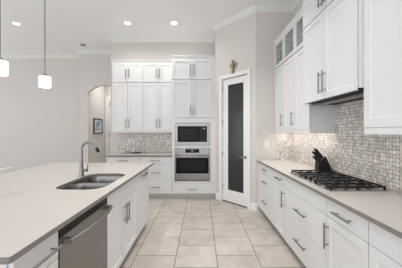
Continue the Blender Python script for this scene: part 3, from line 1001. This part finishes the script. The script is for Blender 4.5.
# under-cabinet lights below the right wall cabinets
for i, y in enumerate((3.81, 3.38, 2.95)):
    r = thing('under_cabinet_light', 'slim lit bar under the right wall cabinet ' + names[i][0], 'light', (1.46, y, 1.437), 0, 'under-cabinet light bars')
    Z = (1.46, y, 1.437)
    MB(Z).box(1.44, 1.48, y - 0.15, y + 0.15, 1.426, 1.4385).build('housing', 'trim', r)
    MB(Z).box(1.445, 1.475, y - 0.145, y + 0.145, 1.422, 1.4255).build('lens', 'bulb', r)
    l = area('under_cabinet_lamp', (1.46, y, 1.418), (1.50, y, 0.9), 0.03, 0.28, 0.65, (1, 0.96, 0.9))
    l.rotation_euler = (0, 0, 0)

# ------------------------------------------------------------------ small things
# cactus ornament above the pantry door
s = 0.481 * LD
r = MB()
tl = lambda pts, rr: r.tube([(a, -0.018, b) for a, b in pts], rr, 10)
tl([(0, -0.125), (0, -0.06), (0.002, 0.05), (0, 0.115), (0, 0.128)], [0.024, 0.022, 0.024, 0.021, 0.008])
tl([(0.0, -0.035), (0.045, -0.02), (0.068, 0.01), (0.072, 0.05), (0.072, 0.06)], [0.016, 0.017, 0.018, 0.017, 0.007])
tl([(0.0, -0.01), (-0.035, 0.0), (-0.054, 0.02), (-0.058, 0.04), (-0.058, 0.05)], [0.015, 0.016, 0.017, 0.016, 0.007])
r.box(-0.028, 0.028, -0.03, -0.006, -0.132, -0.118)
o = r.build('cactus_ornament', 'brass', smooth=True, loc=diag(s, 0.006, 2.665)); o.rotation_euler = (0, 0, THD)
tag(o, 'small dark gold cactus-shaped ornament on wall above the pantry door', 'wall ornament')


def plate(label, face, plane, u, z, w, h, kind, cat):
    loc = (u, plane, z) if face == 'B' else (plane, u, z)
    r = thing('switch_plate' if kind == 'switch' else 'outlet_plate', label, cat, loc, FACE[face])
    MB().slab(-w / 2, w / 2, -h / 2, h / 2, -0.006, 0.0055).build('cover', 'plate', r)
    if kind == 'switch':
        MB().slab(-0.017, 0.017, -0.033, 0.033, -0.009, 0.003).build('rocker', 'plate', r)
    else:
        for dz in (-0.02, 0.02):
            MB().slab(-0.016, 0.016, dz - 0.014, dz + 0.014, -0.0075, 0.0015).build('socket', 'plate', r)


plate('white light switch plate on the wall beside the pantry door', 'B', BY - 0.0005, 1.165, 1.178, 0.078, 0.125, 'switch', 'light switch')
YP = YB - 0.0085
plate('white outlet plate on back mosaic, left of the close pair', 'B', YP, -1.683, 1.175, 0.062, 0.115, 'outlet', 'outlet')
plate('white switch plate on back mosaic, right of the close pair', 'B', YP, -1.598, 1.175, 0.062, 0.115, 'switch', 'light switch')
plate('white outlet plate on back mosaic beside the oven tower', 'B', YP, -0.765, 1.16, 0.072, 0.115, 'outlet', 'outlet')

# things on the back counter
bx = (-1.79, 5.22, 0.9145)
b = MB(bx).lathe([(0.035, 0), (0.04, 0.004), (0.075, 0.035), (0.078, 0.042), (0.072, 0.042), (0.035, 0.010), (0.01, 0.009)], bx, 24)
tag(b.build('dish', 'ceramic', loc=bx, smooth=True), 'small white dish at the left of the back counter', 'dish')
bx = (-1.50, 5.24, 0.9145)
b = MB(bx).loft([[(x, y, bx[2] + z) for x, y in rrect(bx[0] - w_, bx[0] + w_, bx[1] - d_, bx[1] + d_, 0.02, 4)] for w_, d_, z in ((0.115, 0.055, 0), (0.12, 0.06, 0.018), (0.114, 0.054, 0.018), (0.110, 0.05, 0.006))])
tag(b.build('tray', 'dark', loc=bx), 'low dark tray on the back counter below the outlets', 'tray')
bx = (-1.54, 5.24, 0.9212)
r = thing('bottle', 'slim pale bottle standing on the low dark tray', 'bottle', bx)
MB(bx).lathe([(0.024, 0), (0.026, 0.004), (0.026, 0.075), (0.012, 0.098), (0.010, 0.115)], bx, 20).build('body', 'ceramic', r, smooth=True)
MB(bx).lathe([(0.012, 0.1152), (0.012, 0.132), (0.008, 0.135)], bx, 16).build('cap', 'nickel', r, smooth=True)

# picture on the hall wall (faces +x)
PY0, PY1, PZ0, PZ1 = 6.60, 7.17, 1.34, 1.80
r = thing('framed_picture', 'black framed blue picture on the hall wall through archway', 'picture', (HALL_X + 0.0005, (PY0 + PY1) / 2, PZ0), PI / 2)
pw, ph = (PY1 - PY0) / 2, PZ1 - PZ0
MB().openframe(-pw, pw, 0, ph, -0.028, 0.0275, 0.04).build('frame', 'frame', r)
MB().box(-pw + 0.04, pw - 0.04, -0.012, -0.001, 0.04, ph - 0.04).build('mat', 'plate', r)
MB().box(-pw + 0.10, pw - 0.10, -0.014, -0.0125, 0.09, ph - 0.09).build('print', 'art', r)

# counter stool at the seating side of the island: only its back shows over the slab
r = thing('counter_stool', 'white counter stool back showing past the island edge at left', 'stool', (-2.35, 2.90, 0))
Z = (-2.35, 2.90, 0)
MB(Z).loft([[(x, y, z) for x, y in rrect(-2.54, -2.14, 2.69, 3.11, 0.05, 5)] for z in (0.62, 0.68)]).build('seat', 'stool', r, bevel=0.012)
MB(Z).loft([[(x + (z - .68) * -0.16, y, z) for x, y in rrect(-2.56, -2.515, 2.68, 3.12, 0.02, 4)] for z in (0.68, 0.80, 0.93)]).build('backrest', 'stool', r, bevel=0.006)
for sx in (-2.51, -2.17):
    for sy in (2.72, 3.08):
        MB(Z).tube([(sx + (0.02 if sx > -2.3 else -0.02), sy + (0.02 if sy > 2.9 else -0.02), 0.001), (sx, sy, 0.6195)], [0.012, 0.017], 10).build('leg', 'nickel', r, smooth=True)
b = MB(Z)
for sy in (2.71, 3.09): b.tube([(-2.51, sy, 0.22), (-2.17, sy, 0.22)], 0.008, 8)
b.build('footrest', 'nickel', r, smooth=True)
